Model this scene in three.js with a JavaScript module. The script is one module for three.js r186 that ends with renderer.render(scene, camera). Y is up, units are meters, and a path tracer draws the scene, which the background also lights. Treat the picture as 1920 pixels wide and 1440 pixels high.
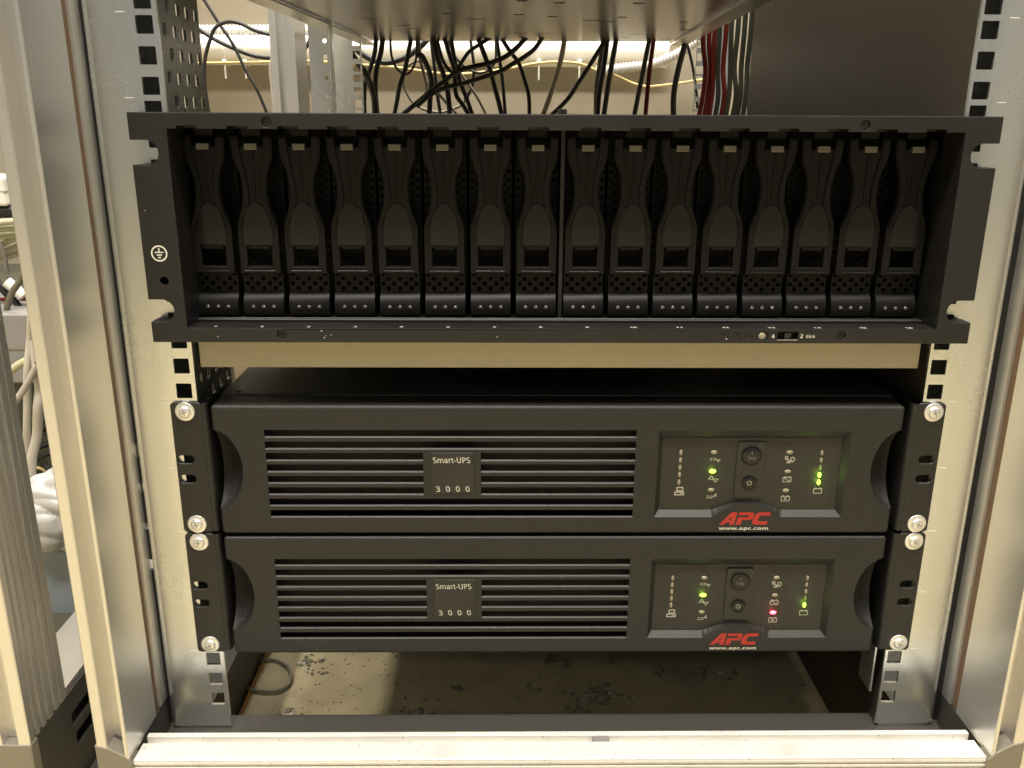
import * as THREE from 'three';
import { RoundedBoxGeometry } from 'three/addons/geometries/RoundedBoxGeometry.js';
import { mergeGeometries, mergeVertices, toCreasedNormals } from 'three/addons/utils/BufferGeometryUtils.js';
import { Brush, Evaluator, SUBTRACTION, ADDITION } from 'three-bvh-csg';
import { RectAreaLightUniformsLib } from 'three/addons/lights/RectAreaLightUniformsLib.js';

// ---------------------------------------------------------------- camera, light, exposure
// All builders below work in rack millimetres: x from the rack's middle, y from the seam of the two power
// units, z from the front face of the mounting rails. The floor lies 200 mm below that seam and is world y = 0.
const MM = 0.001, FLOOR = -200;
const scene = new THREE.Scene();
const camera = new THREE.PerspectiveCamera(47.283, 4 / 3, 0.02, 30);
camera.position.set(-37.7 * MM, (257.7 - FLOOR) * MM, 517.4 * MM);
camera.rotation.set(-0.29588, -0.01352, 0.00536, 'YXZ');
const renderer = new THREE.WebGLRenderer({ antialias: true });
renderer.toneMapping = THREE.LinearToneMapping;
renderer.toneMappingExposure = 1.0;
renderer.shadowMap.enabled = true;
RectAreaLightUniformsLib.init();
scene.background = new THREE.Color().setRGB(0.235, 0.23, 0.215);
const WARM = new THREE.Color().setRGB(1, 0.94, 0.835);
// ceiling lamps: [x, y, z of the middle, width in x, length in z, strength], y and z in rack mm
const LAMPS = [
  ['ceiling_lamp', 'ceiling lamp over the aisle nearest the rack front', -150, 2250, 720, 1500, 260, 82, 0],
  ['ceiling_lamp', 'ceiling lamp farther down the aisle from the rack', 0, 2250, 3200, 1300, 300, 4, 0],
  ['ceiling_lamp', 'ceiling lamp behind the rack above the pipe', -100, 1500, -930, 1700, 80, 165, 0],
  ['ceiling_lamp', 'ceiling lamp to the left over the neighbouring rack', -1950, 2270, -60, 300, 800, 72, 1],
];

// ---------------------------------------------------------------- helpers
let seed = 20240611;
const rnd = () => { seed = (seed + 0x6d2b79f5) | 0; let t = Math.imul(seed ^ (seed >>> 15), 1 | seed); t = (t + Math.imul(t ^ (t >>> 7), 61 | t)) ^ t; return ((t ^ (t >>> 14)) >>> 0) / 4294967296; };
const rr = (a, b) => a + (b - a) * rnd();
const clamp = (x, a = 0, b = 1) => Math.min(b, Math.max(a, x));
const used = new Map(), origins = new Map();
function numbered(n) { const k = used.get(n) ?? 0; used.set(n, k + 1); return k ? n + '_' + String(k).padStart(3, '0') : n; }
function thing(name, label, category, [x, y, z], group) {
  const o = new THREE.Group(); o.name = numbered(name); o.position.set(x * MM, (y - FLOOR) * MM, z * MM);
  o.userData = { label, category }; if (group) o.userData.group = group;
  scene.add(o); origins.set(o, [x, y, z]); return o;
}
function boxUV(g) {
  const p = g.attributes.position, n = g.attributes.normal, uv = new Float32Array(p.count * 2);
  for (let i = 0; i < p.count; i++) {
    const ax = Math.abs(n.getX(i)), ay = Math.abs(n.getY(i)), az = Math.abs(n.getZ(i));
    const [u, v] = ax >= ay && ax >= az ? [p.getZ(i), p.getY(i)] : ay >= az ? [p.getX(i), p.getZ(i)] : [p.getX(i), p.getY(i)];
    uv[2 * i] = u; uv[2 * i + 1] = v;
  }
  g.setAttribute('uv', new THREE.BufferAttribute(uv, 2)); return g;
}
function joined(geoms) {
  const list = geoms.map((g) => { const q = g.index ? g.toNonIndexed() : g.clone(); for (const k of Object.keys(q.attributes)) if (k !== 'position' && k !== 'normal') q.deleteAttribute(k); q.clearGroups?.(); return q; });
  return list.length > 1 ? mergeGeometries(list) : list[0];
}
// a named mesh from geometries given in rack mm; it becomes a child of PARENT, whose origin it takes
function part(parent, name, geoms, material, label) {
  const g = joined([].concat(geoms)); const [x, y, z] = origins.get(parent) ?? [0, FLOOR, 0];
  g.translate(-x, -y, -z); g.scale(MM, MM, MM); boxUV(g);
  const m = new THREE.Mesh(g, material); m.name = name; m.castShadow = m.receiveShadow = true;
  if (label) m.userData.label = label;
  if (parent === scene) m.position.set(0, 0, 0);
  (parent ?? scene).add(m); origins.set(m, [x, y, z]); return m;
}
function struct(name, geoms, material) { const m = part(scene, name, geoms, material); m.userData.kind = 'structure'; return m; }
// a flat print: canvas W x H mm, its middle at (x, y, z), facing +z (or turned)
function print(parent, name, material, w, h, [x, y, z], rx = 0) {
  const [ox, oy, oz] = origins.get(parent);
  const g = new THREE.PlaneGeometry(w * MM, h * MM); g.rotateX(rx); g.translate((x - ox) * MM, (y - oy) * MM, (z - oz) * MM);
  const m = new THREE.Mesh(g, material); m.name = name; m.receiveShadow = true; parent.add(m); origins.set(m, [ox, oy, oz]); return m;
}
const box = (x0, x1, y0, y1, z0, z1) => new THREE.BoxGeometry(x1 - x0, y1 - y0, z1 - z0).translate((x0 + x1) / 2, (y0 + y1) / 2, (z0 + z1) / 2);
const rbox = (x0, x1, y0, y1, z0, z1, r = 1, s = 2) => new RoundedBoxGeometry(x1 - x0, y1 - y0, z1 - z0, s, r).translate((x0 + x1) / 2, (y0 + y1) / 2, (z0 + z1) / 2);
const poly = (pts) => new THREE.Shape(pts.map(([x, y]) => new THREE.Vector2(x, y)));
function extrudeZ(shape, z0, z1, bevel = 0, seg = 1) {
  return new THREE.ExtrudeGeometry(shape, { depth: z1 - z0 - 2 * bevel, bevelEnabled: bevel > 0, bevelSize: bevel, bevelThickness: bevel, bevelOffset: -bevel, bevelSegments: seg, curveSegments: 10 }).translate(0, 0, z0 + bevel);
}
const extrudeY = (pts, y0, y1) => { const g = new THREE.ExtrudeGeometry(poly(pts.map(([x, z]) => [x, -z])), { depth: y1 - y0, bevelEnabled: false }); g.rotateX(-Math.PI / 2); return g.translate(0, y0, 0); };
const extrudeX = (pts, x0, x1) => { const g = new THREE.ExtrudeGeometry(poly(pts.map(([z, y]) => [-z, y])), { depth: x1 - x0, bevelEnabled: false }); g.rotateY(Math.PI / 2); return g.translate(x0, 0, 0); };
const soft = (g, a = 0.6) => toCreasedNormals(g, a);
function rectHole(shape, x0, x1, y0, y1, r = 0.8) {
  const h = new THREE.Path(); h.moveTo(x0 + r, y0); h.lineTo(x1 - r, y0); h.quadraticCurveTo(x1, y0, x1, y0 + r); h.lineTo(x1, y1 - r); h.quadraticCurveTo(x1, y1, x1 - r, y1);
  h.lineTo(x0 + r, y1); h.quadraticCurveTo(x0, y1, x0, y1 - r); h.lineTo(x0, y0 + r); h.quadraticCurveTo(x0, y0, x0 + r, y0); shape.holes.push(h);
}
function roundHole(shape, x, y, r, sx = 1) { const h = new THREE.Path(); h.absellipse(x, y, r * sx, r, 0, Math.PI * 2, true); shape.holes.push(h); }
function slotShape(x0, x1, y0, y1) { const s = new THREE.Shape(), r = (y1 - y0) / 2, yc = (y0 + y1) / 2; s.moveTo(x0 + r, y0); s.lineTo(x1 - r, y0); s.absarc(x1 - r, yc, r, -Math.PI / 2, Math.PI / 2, false); s.lineTo(x0 + r, y1); s.absarc(x0 + r, yc, r, Math.PI / 2, Math.PI * 1.5, false); return s; }
function roundRect(x0, x1, y0, y1, r) { const s = new THREE.Shape(); s.moveTo(x0 + r, y0); s.lineTo(x1 - r, y0); s.absarc(x1 - r, y0 + r, r, -Math.PI / 2, 0); s.lineTo(x1, y1 - r); s.absarc(x1 - r, y1 - r, r, 0, Math.PI / 2); s.lineTo(x0 + r, y1); s.absarc(x0 + r, y1 - r, r, Math.PI / 2, Math.PI); s.lineTo(x0, y0 + r); s.absarc(x0 + r, y0 + r, r, Math.PI, Math.PI * 1.5); return s; }
const tube = (pts, d, seg, rad = 8) => new THREE.TubeGeometry(new THREE.CatmullRomCurve3(pts.map((p) => new THREE.Vector3(...p)), false, 'centripetal'), seg ?? Math.max(12, pts.length * 7), d / 2, rad, false);
const evaluator = new Evaluator(); evaluator.attributes = ['position', 'normal']; evaluator.useGroups = false;
const brush = (g) => { const q = g.clone(); q.clearGroups(); for (const k of Object.keys(q.attributes)) if (k !== 'position' && k !== 'normal') q.deleteAttribute(k); const b = new Brush(q); b.updateMatrixWorld(); return b; };
function cut(base, tools) { let b = brush(base); for (const t of tools) { b = evaluator.evaluate(b, brush(t), SUBTRACTION); b.updateMatrixWorld(); } return b.geometry; }

// ---------------------------------------------------------------- textures
const hash = (x, y, s) => { let h = (x * 374761393 + y * 668265263 + s * 2147483647) | 0; h = Math.imul(h ^ (h >>> 13), 1274126177); return ((h ^ (h >>> 16)) >>> 0) / 4294967296; };
function noise(x, y, per, s) {   // tiling value noise
  const xi = Math.floor(x), yi = Math.floor(y), fx = x - xi, fy = y - yi, u = fx * fx * (3 - 2 * fx), v = fy * fy * (3 - 2 * fy), m = (k) => ((k % per) + per) % per;
  const a = hash(m(xi), m(yi), s), b = hash(m(xi + 1), m(yi), s), c = hash(m(xi), m(yi + 1), s), d = hash(m(xi + 1), m(yi + 1), s);
  return a + (b - a) * u + (c - a) * v + (a - b - c + d) * u * v;
}
const fbm = (u, v, f, o, s) => { let t = 0, a = 0.5, n = 0; for (let i = 0; i < o; i++) { t += a * noise(u * f, v * f, f, s + i * 17); n += a; a *= 0.55; f *= 2; } return t / n; };
function tex(n, metres, fn, srgb) {
  const d = new Uint8Array(n * n * 4);
  for (let j = 0; j < n; j++) for (let i = 0; i < n; i++) { const c = fn(i / n, j / n, i, j), o = 4 * (j * n + i); d[o] = clamp(c[0]) * 255; d[o + 1] = clamp(c[1]) * 255; d[o + 2] = clamp(c[2]) * 255; d[o + 3] = 255; }
  const t = new THREE.DataTexture(d, n, n); t.wrapS = t.wrapT = THREE.RepeatWrapping; t.magFilter = THREE.LinearFilter; t.repeat.set(1 / metres, 1 / metres); if (srgb) t.colorSpace = THREE.SRGBColorSpace; t.needsUpdate = true; return t;
}
const grey = (x) => [x, x, x];
const T = {
  grain: tex(256, 0.03, (u, v, i, j) => grey(0.5 * noise(u * 96, v * 96, 96, 3) + 0.5 * hash(i, j, 5))),
  galvRough: tex(512, 0.16, (u, v) => grey(0.23 + 0.05 * fbm(u, v, 3, 2, 21) + 0.012 * noise(u * 60, v * 60, 60, 9))),
  galvBump: tex(512, 0.36, (u, v) => grey(fbm(u, v, 5, 2, 71))),
  brushed: tex(512, 0.12, (u, v) => grey(0.25 + 0.10 * fbm(u, v, 4, 3, 31) + 0.06 * noise(u * 128, v * 4, 128, 33))),
  blackRough: tex(512, 0.14, (u, v) => grey(0.36 + 0.22 * fbm(u, v, 7, 4, 41))),
  blackDust: tex(1024, 0.17, (u, v, i, j) => { const s = hash(i >> 1, j >> 1, 11) > 0.9982 ? 0.16 * hash(i >> 1, j >> 1, 12) : 0; const f = 0.93 + 0.14 * fbm(u, v, 9, 4, 51); return [0.104 * f + s, 0.097 * f + s, 0.091 * f + s * 0.9]; }, true),
  carrierDust: tex(512, 0.09, (u, v, i, j) => { const s = hash(i >> 1, j >> 1, 11) > 0.9990 ? 0.10 * hash(i >> 1, j >> 1, 12) : 0; const f = 0.93 + 0.14 * fbm(u, v, 9, 4, 51); return [0.075 * f + s, 0.070 * f + s, 0.064 * f + s * 0.9]; }, true),
  bezelDust: tex(1024, 0.17, (u, v, i, j) => { const s = hash(i >> 1, j >> 1, 18) > 0.9990 ? 0.12 * hash(i >> 1, j >> 1, 19) : 0; const f = 0.95 + 0.1 * fbm(u, v, 9, 4, 53); return [0.132 * f + s, 0.127 * f + s, 0.119 * f + s]; }, true),
  sill: tex(512, 0.22, (u, v, i, j) => { const a = fbm(u, v, 8, 4, 101), sc = noise(u * 9, v * 220, 220, 103) > 0.93 ? 0.05 : 0, sp = hash(i >> 1, j >> 1, 17) > 0.9985 ? 0.3 : 0, f = 1 - 0.09 * clamp((a - 0.58) * 4) - sc - sp; return [0.905 * f, 0.892 * f, 0.865 * f]; }, true),
  wall: tex(512, 0.9, (u, v) => { const f = 0.94 + 0.1 * fbm(u, v, 5, 4, 61); return [0.62 * f, 0.585 * f, 0.515 * f]; }, true),
  cream: tex(512, 0.3, (u, v, i, j) => { const f = 0.965 + 0.05 * fbm(u, v, 5, 4, 81) - (hash(i >> 1, j >> 1, 13) > 0.9994 ? 0.1 : 0); return [0.72 * f, 0.68 * f, 0.575 * f]; }, true),
  floor: tex(1024, 0.5, (u, v, i, j) => { const a = fbm(u, v, 6, 5, 91), b = fbm(u, v, 24, 3, 93), st = clamp((a - 0.55) * 4), sp = hash(i >> 2, j >> 2, 15) > 0.996 ? 0.25 * hash(i >> 2, j >> 2, 16) : 0; const f = 0.86 + 0.16 * b - 0.22 * st - sp; return [0.79 * f, 0.735 * f, 0.585 * f]; }, true),
};
const M = (o) => new THREE.MeshPhysicalMaterial(o), rgb = (r, g, b) => new THREE.Color().setRGB(r, g, b);
const mat = {
  galv: M({ color: rgb(0.77, 0.79, 0.78), metalness: 0.94, roughness: 1, roughnessMap: T.galvRough, bumpMap: T.galvBump, bumpScale: 0.0003 }),
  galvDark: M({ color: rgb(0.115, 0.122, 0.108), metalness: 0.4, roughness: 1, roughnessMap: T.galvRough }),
  alu: M({ color: rgb(0.76, 0.74, 0.70), metalness: 0.84, roughness: 1, roughnessMap: T.brushed }),
  aluSill: M({ color: rgb(1, 1, 1), map: T.sill, metalness: 0.15, roughness: 1, roughnessMap: T.brushed }),
  cast: M({ color: rgb(0.27, 0.245, 0.195), metalness: 0.4, roughness: 0.5, bumpMap: T.grain, bumpScale: 0.0002 }),
  gasket: M({ color: rgb(0.16, 0.095, 0.05), roughness: 0.7 }),
  black: M({ map: T.blackDust, roughness: 1, roughnessMap: T.blackRough, bumpMap: T.grain, bumpScale: 0.00006 }),
  carrier: M({ map: T.carrierDust, roughness: 1, specularIntensity: 0.4, roughnessMap: T.blackRough, bumpMap: T.grain, bumpScale: 0.00006 }),
  bezel: M({ map: T.bezelDust, roughness: 0.5, bumpMap: T.grain, bumpScale: 0.00012 }),
  blackSteel: M({ color: rgb(0.014, 0.0133, 0.012), roughness: 0.42, bumpMap: T.grain, bumpScale: 0.00005 }),
  dark: M({ color: rgb(0.005, 0.005, 0.0045), roughness: 0.7 }),
  gloss: M({ color: rgb(0.012, 0.0118, 0.0112), specularIntensity: 0.8, roughness: 0.3, roughnessMap: T.blackRough }),
  panel: M({ color: rgb(0.021, 0.0195, 0.016), roughness: 0.45, bumpMap: T.grain, bumpScale: 0.00005 }),
  sidePanel: M({ color: rgb(0.050, 0.041, 0.030), roughness: 0.5, specularIntensity: 0.7 }),
  caseSteel: M({ color: rgb(0.50, 0.465, 0.44), metalness: 1, roughness: 0.24, bumpMap: T.galvBump, bumpScale: 0.0006 }),
  beige: M({ map: T.wall, roughness: 0.6 }),
  baseSteel: M({ color: rgb(0.050, 0.046, 0.040), roughness: 0.55, bumpMap: T.grain, bumpScale: 0.00008 }),
  cream: M({ map: T.cream, roughness: 0.5 }),
  wall: M({ map: T.wall, roughness: 0.85 }),
  floor: M({ map: T.floor, roughness: 0.55 }),
  white: M({ color: rgb(0.78, 0.75, 0.68), roughness: 0.45 }),
  zinc: M({ color: rgb(0.90, 0.89, 0.86), metalness: 0.85, roughness: 0.36, bumpMap: T.grain, bumpScale: 0.0001 }),
  clip: M({ color: rgb(0.17, 0.155, 0.12), metalness: 0.6, roughness: 0.35 }),
  ledOff: M({ color: rgb(0.30, 0.26, 0.18), roughness: 0.3, clearcoat: 0.5 }),
  ledDim: M({ color: rgb(0.16, 0.22, 0.06), roughness: 0.3, clearcoat: 0.5 }),
  ledGreen: M({ color: rgb(0.3, 0.6, 0.05), roughness: 0.3, emissive: rgb(0.45, 1, 0.035), emissiveIntensity: 9 }),
  ledRed: M({ color: rgb(0.6, 0.1, 0.1), roughness: 0.3, emissive: rgb(1, 0.07, 0.10), emissiveIntensity: 9 }),
  diode: M({ color: rgb(0.10, 0.095, 0.085), roughness: 0.12, clearcoat: 1 }),
  cable: M({ color: rgb(0.014, 0.013, 0.012), roughness: 0.5 }),
  cableGrey: M({ color: rgb(0.19, 0.165, 0.13), roughness: 0.55 }),
  cableLight: M({ color: rgb(0.40, 0.36, 0.31), roughness: 0.5 }),
  cableRed: M({ color: rgb(0.10, 0.010, 0.006), roughness: 0.8, specularIntensity: 0.35 }),
  cableGreen: M({ color: rgb(0.034, 0.035, 0.024), roughness: 0.8, specularIntensity: 0.35 }),
  cablePale: M({ color: rgb(0.46, 0.44, 0.28), roughness: 0.5 }),
  cableWhite: M({ color: rgb(0.46, 0.42, 0.35), roughness: 0.5 }),
  cableYellow: M({ color: rgb(0.52, 0.40, 0.17), roughness: 0.5 }),
  cableOrange: M({ color: rgb(0.62, 0.28, 0.05), roughness: 0.5 }),
  cableOlive: M({ color: rgb(0.13, 0.12, 0.075), roughness: 0.55 }),
  lid: M({ color: rgb(0.024, 0.0225, 0.018), roughness: 0.5 }),
  loop: M({ color: rgb(0.26, 0.25, 0.18), roughness: 0.5 }),
  conduit: M({ color: rgb(0.50, 0.49, 0.47), roughness: 0.5 }),
  bag: M({ color: rgb(0.56, 0.545, 0.52), roughness: 0.4, transmission: 0.15, thickness: 0 }),
  blueGrey: M({ color: rgb(0.26, 0.29, 0.31), roughness: 0.45 }),
  greyBox: M({ color: rgb(0.24, 0.228, 0.215), roughness: 0.5, bumpMap: T.galvBump, bumpScale: 0.002 }),
  olive: M({ color: rgb(0.06, 0.055, 0.035), roughness: 0.7 }),
  dirt: M({ color: rgb(0.21, 0.19, 0.14), roughness: 0.9 }),
  crumb: M({ color: rgb(0.55, 0.52, 0.44), roughness: 0.8 }),
  lamp: M({ color: rgb(0.8, 0.8, 0.78), roughness: 0.5, emissive: WARM, emissiveIntensity: 4 }),
};
function ink(w, h, k, draw, color = 0xd8d4c6) {   // a transparent print, k pixels per mm; draw works in mm, y up from the middle
  const c = document.createElement('canvas'); c.width = Math.round(w * k); c.height = Math.round(h * k);
  const x = c.getContext('2d'); x.translate(c.width / 2, c.height / 2); x.scale(k, -k); x.fillStyle = x.strokeStyle = '#' + color.toString(16).padStart(6, '0'); x.lineCap = 'butt'; x.lineJoin = 'round';
  x.fillStyle = '#000'; x.fillRect(-w, -h, 2 * w, 2 * h); x.fillStyle = x.strokeStyle = '#fff';
  draw(x); const t = new THREE.CanvasTexture(c);
  return M({ color: new THREE.Color(color), alphaMap: t, transparent: true, roughness: 0.5 });
}
function word(x, text, px, py, size, o = {}) {   // text in mm on an ink canvas
  x.save(); x.translate(px, py); x.transform(o.wide ?? 1, 0, o.slant ?? 0, -1, 0, 0); x.font = (o.bold ? 'bold ' : '') + size + 'px sans-serif'; x.textAlign = o.align ?? 'center'; x.textBaseline = 'alphabetic';
  if (o.gap) { let at = 0; for (const ch of text) { x.fillText(ch, at, 0); at += o.gap; } } else if (o.stroke) { x.lineWidth = o.stroke; x.strokeText(text, 0, 0); } else x.fillText(text, 0, 0);
  x.restore();
}

// ---------------------------------------------------------------- lamps
for (const [name, label, x, y, z, w, d, strength] of LAMPS) {
  const t = thing(name, label, 'ceiling lamp', [x, y, z], 'ceiling lamps');
  part(t, 'housing', box(x - w / 2 - 15, x + w / 2 + 15, y + 3, y + 60, z - d / 2 - 15, z + d / 2 + 15), mat.white);
  part(t, 'diffuser', box(x - w / 2, x + w / 2, y + 1, y + 3, z - d / 2, z + d / 2), mat.lamp);
  const l = new THREE.RectAreaLight(WARM, strength, w * MM, d * MM); l.position.set(0, -2 * MM, 0); l.rotation.x = -Math.PI / 2;
  if (x < -1000) l.rotation.set(-Math.PI / 2, 0, 0); t.add(l);
}

// ---------------------------------------------------------------- setting
struct('floor', box(-3500, 3500, FLOOR - 60, FLOOR, -1000, 4500), mat.floor);
struct('wall', box(-3500, 3500, FLOOR, 2600, -1060, -1000), mat.wall);

// ---------------------------------------------------------------- the rack
const rack = thing('server_rack', 'open metal equipment rack with aluminium corner posts and galvanised square hole rails', 'server rack', [0, FLOOR, 0]);
const MIR = 3;   // the right post mirrors the left one about x = 1.5
function postProfile(mirror) {
  const p = [[-268, 61.4], [-268, 17.5], [-271.2, 17], [-271.2, 9], [-268, 8.5], [-268, -3], [-287, -3], [-287, 61.2], [-286.2, 62], [-281.2, 62], [-280.5, 61.3], [-280.5, 50], [-270.5, 50], [-270.5, 61.4], [-269.9, 62], [-268.6, 62]];
  return mirror ? p.map(([x, z]) => [MIR - x, z]).reverse() : p;
}
for (const s of [0, 1]) {
  const fx = (x) => (s ? MIR - x : x), bx = (a, b, ...r) => (s ? box(MIR - b, MIR - a, ...r) : box(a, b, ...r));
  const p = part(rack, 'corner_post', extrudeY(postProfile(s), -127, 430), mat.alu);
  part(p, 'gasket', bx(-271, -269.6, -127, 430, 9.6, 16.4), mat.gasket);
  const cshape = poly([[-287.6, -151], [-287.6, -114.5], [-279.8, -116.5], [-270.5, -122.5], [-266, -128], [-266, -151]].map(([x, y]) => [fx(x), y]));
  part(rack, 'corner_casting', extrudeZ(cshape, 51, 62.6, 0.8, 2), mat.cast);
}
// front sill: a raised strip, a channel, the broad top and a ribbed front
const ribs = []; for (let k = 0; k < 5; k++) { const y = -129.4 - k * 3.4; ribs.push([60.6, y], [60.6, y - 1.2], [59.2, y - 1.6], [59.2, y - 3.0]); }
part(rack, 'front_sill', extrudeX([[34.6, -150], [34.6, -127.4], [35, -127], [38.2, -127], [38.6, -127.4], [38.6, -132.5], [44.6, -132.5], [44.6, -127.4], [45, -127], [59.6, -127], [60.3, -127.5], [60.3, -128.6], ...ribs, [59.2, -150]], -266, 269), mat.aluSill);
part(rack, 'sill_clip', rbox(22, 33, -132, -127.8, 39, 44.2, 0.6), mat.greyBox);
part(rack, 'base_plate', box(-268, 271, -156, -151.2, -14, 34), mat.baseSteel);
for (const s of [0, 1]) {
  const b = (a, c, ...r) => (s ? box(MIR - c, MIR - a, ...r) : box(a, c, ...r));
  part(rack, 'base_strut', [b(-287, -247, FLOOR, -152, -700, -14.5), b(-287, -268.6, -151.5, -128, -3, 34)], mat.baseSteel);
}
// mounting rails
function railShape(s, y0, y1, holes) {
  const fx = (x) => (s ? MIR - 2.2 - x : x);   // left rail -266.5 .. -225, right rail 225.8 .. 267.3
  const [a, b] = s ? [fx(-225), fx(-262.4)] : [-262.4, -225];
  const sh = poly([[a, y0], [b, y0], [b, y1], [a, y1]]);
  const c = (s ? 1 : -1) * 232.4;
  if (holes) for (let k = Math.ceil((y0 + 14) / 44.45); k * 44.45 + 44 < y1; k++) for (const d of [6.35, 22.225, 38.1]) rectHole(sh, c - 4.75, c + 4.75, k * 44.45 + d - 4.75, k * 44.45 + d + 4.75, 0.7);
  return sh;
}
const markGeo = [];
for (const s of [0, 1]) {
  const sg = s ? 1 : -1, rail = part(rack, 'mounting_rail', [extrudeZ(railShape(s, -149, 430, true), -2, 0)], mat.galv);
  // the outer edge turns back in a bend
  const arc = []; for (let k = 0; k <= 8; k++) { const a = (k / 8) * Math.PI / 2; arc.push([-262.4 - 4.2 * Math.sin(a), -4.2 + 4.2 * Math.cos(a)]); }
  const inner = arc.map(([x, z]) => { const dx = x + 262.4, dz = z + 4.2; return [-262.4 + dx * 2.2 / 4.2, -4.2 + dz * 2.2 / 4.2]; });
  let prof = [...arc, [-266.6, -22], [-264.6, -22], ...inner.reverse()];
  if (s) prof = prof.map(([x, z]) => [MIR - 2.2 - x, z]).reverse();
  part(rail, 'bent_edge', soft(extrudeY(prof, -149, 430), 0.5), mat.galv);
  // the rail is a box section: a back wall closes it, and a dark seal fills the joint to the post
  const q = (a, b, ...r) => (s ? box(MIR - 2.2 - b, MIR - 2.2 - a, ...r) : box(a, b, ...r));
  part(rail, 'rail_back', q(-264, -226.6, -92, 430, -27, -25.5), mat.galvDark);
  part(rail, 'seal', s ? box(266, 290, -149, 430, -6, -3.4) : [[-149, -30], [-22, -1], [4, 26], [32, 50], [59, 430]].map(([a, b]) => box(-287, -266.8, a, b, -6, -3.4)), mat.dark);
  // perforated flange running back from the inner edge
  const fs = new THREE.Shape(); fs.moveTo(2, -86); fs.lineTo(70, -86); fs.lineTo(70, 430); fs.lineTo(2, 430); fs.closePath();
  for (let j = 0; j < 40; j++) for (let i = 0; i < 4; i++) { const y = -78 + j * 12.7, z = 10 + i * 15.5 + (j % 2) * 7.5; if (z < 66) rectHole(fs, z - 3.2, z + 3.2, y - 3.6, y + 3.6, 1.8); }
  const fg = new THREE.ExtrudeGeometry(fs, { depth: 1.5, bevelEnabled: false, curveSegments: 3 }); fg.rotateY(Math.PI / 2); fg.translate(s ? 225.8 : -226.5, 0, 0);
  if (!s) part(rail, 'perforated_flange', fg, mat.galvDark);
  for (const y of [-88.9, -44.45, 0, 44.45, 88.9, 266.7, 311.15, 355.6]) part(rail, 'unit_mark', box(sg * 245 - 2.6, sg * 245 + 2.6, y - 0.25, y + 0.25, 0, 0.12), mat.white);
}
// rear posts and rails
part(rack, 'rear_post', extrudeY([[-290, -510], [-283, -510], [-283, -520], [-269.5, -520], [-269.5, -510], [-263, -510], [-263, -570], [-290, -570]], FLOOR, 700), mat.alu);
const rs = poly([[-246, FLOOR], [-224.5, FLOOR], [-224.5, 700], [-246, 700]]);
for (let k = 0; k < 12; k++) { const y = 240 + k * 19; if (k % 3 === 1) rectHole(rs, -231, -226.6, y - 5, y + 5, 2.1); else roundHole(rs, -228.8, y, 2.3); }
part(rack, 'lacing_upright', [extrudeZ(rs, -502, -500), box(-224.4, -221.5, FLOOR, 700, -512, -505)], mat.galv);
for (const s of [0, 1]) {
  const sh = poly((s ? [[217, FLOOR], [262, FLOOR], [262, 700], [217, 700]] : [[-262, FLOOR], [-219, FLOOR], [-219, 700], [-262, 700]])), c = s ? 222.5 : -226;
  for (let k = 0; k < 14; k++) for (const d of [6.35, 22.225, 38.1]) { const y = 133.35 + k * 44.45 + d; if (y < 690) rectHole(sh, c - 4.75, c + 4.75, y - 4.75, y + 4.75, 0.7); }
  part(rack, 'rear_mounting_rail', extrudeZ(sh, -702, -700), mat.galv);
}
part(rack, 'side_panel', box(227.2, 229, FLOOR + 1, 900, -470, -2.2), mat.sidePanel);
part(rack, 'rear_panel', box(-262, 262, FLOOR + 2, 128, -712, -708), mat.sidePanel);
part(rack, 'bracket', rbox(220.4, 222, -126, -86, -24, -4, 0.5), mat.galv);

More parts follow.
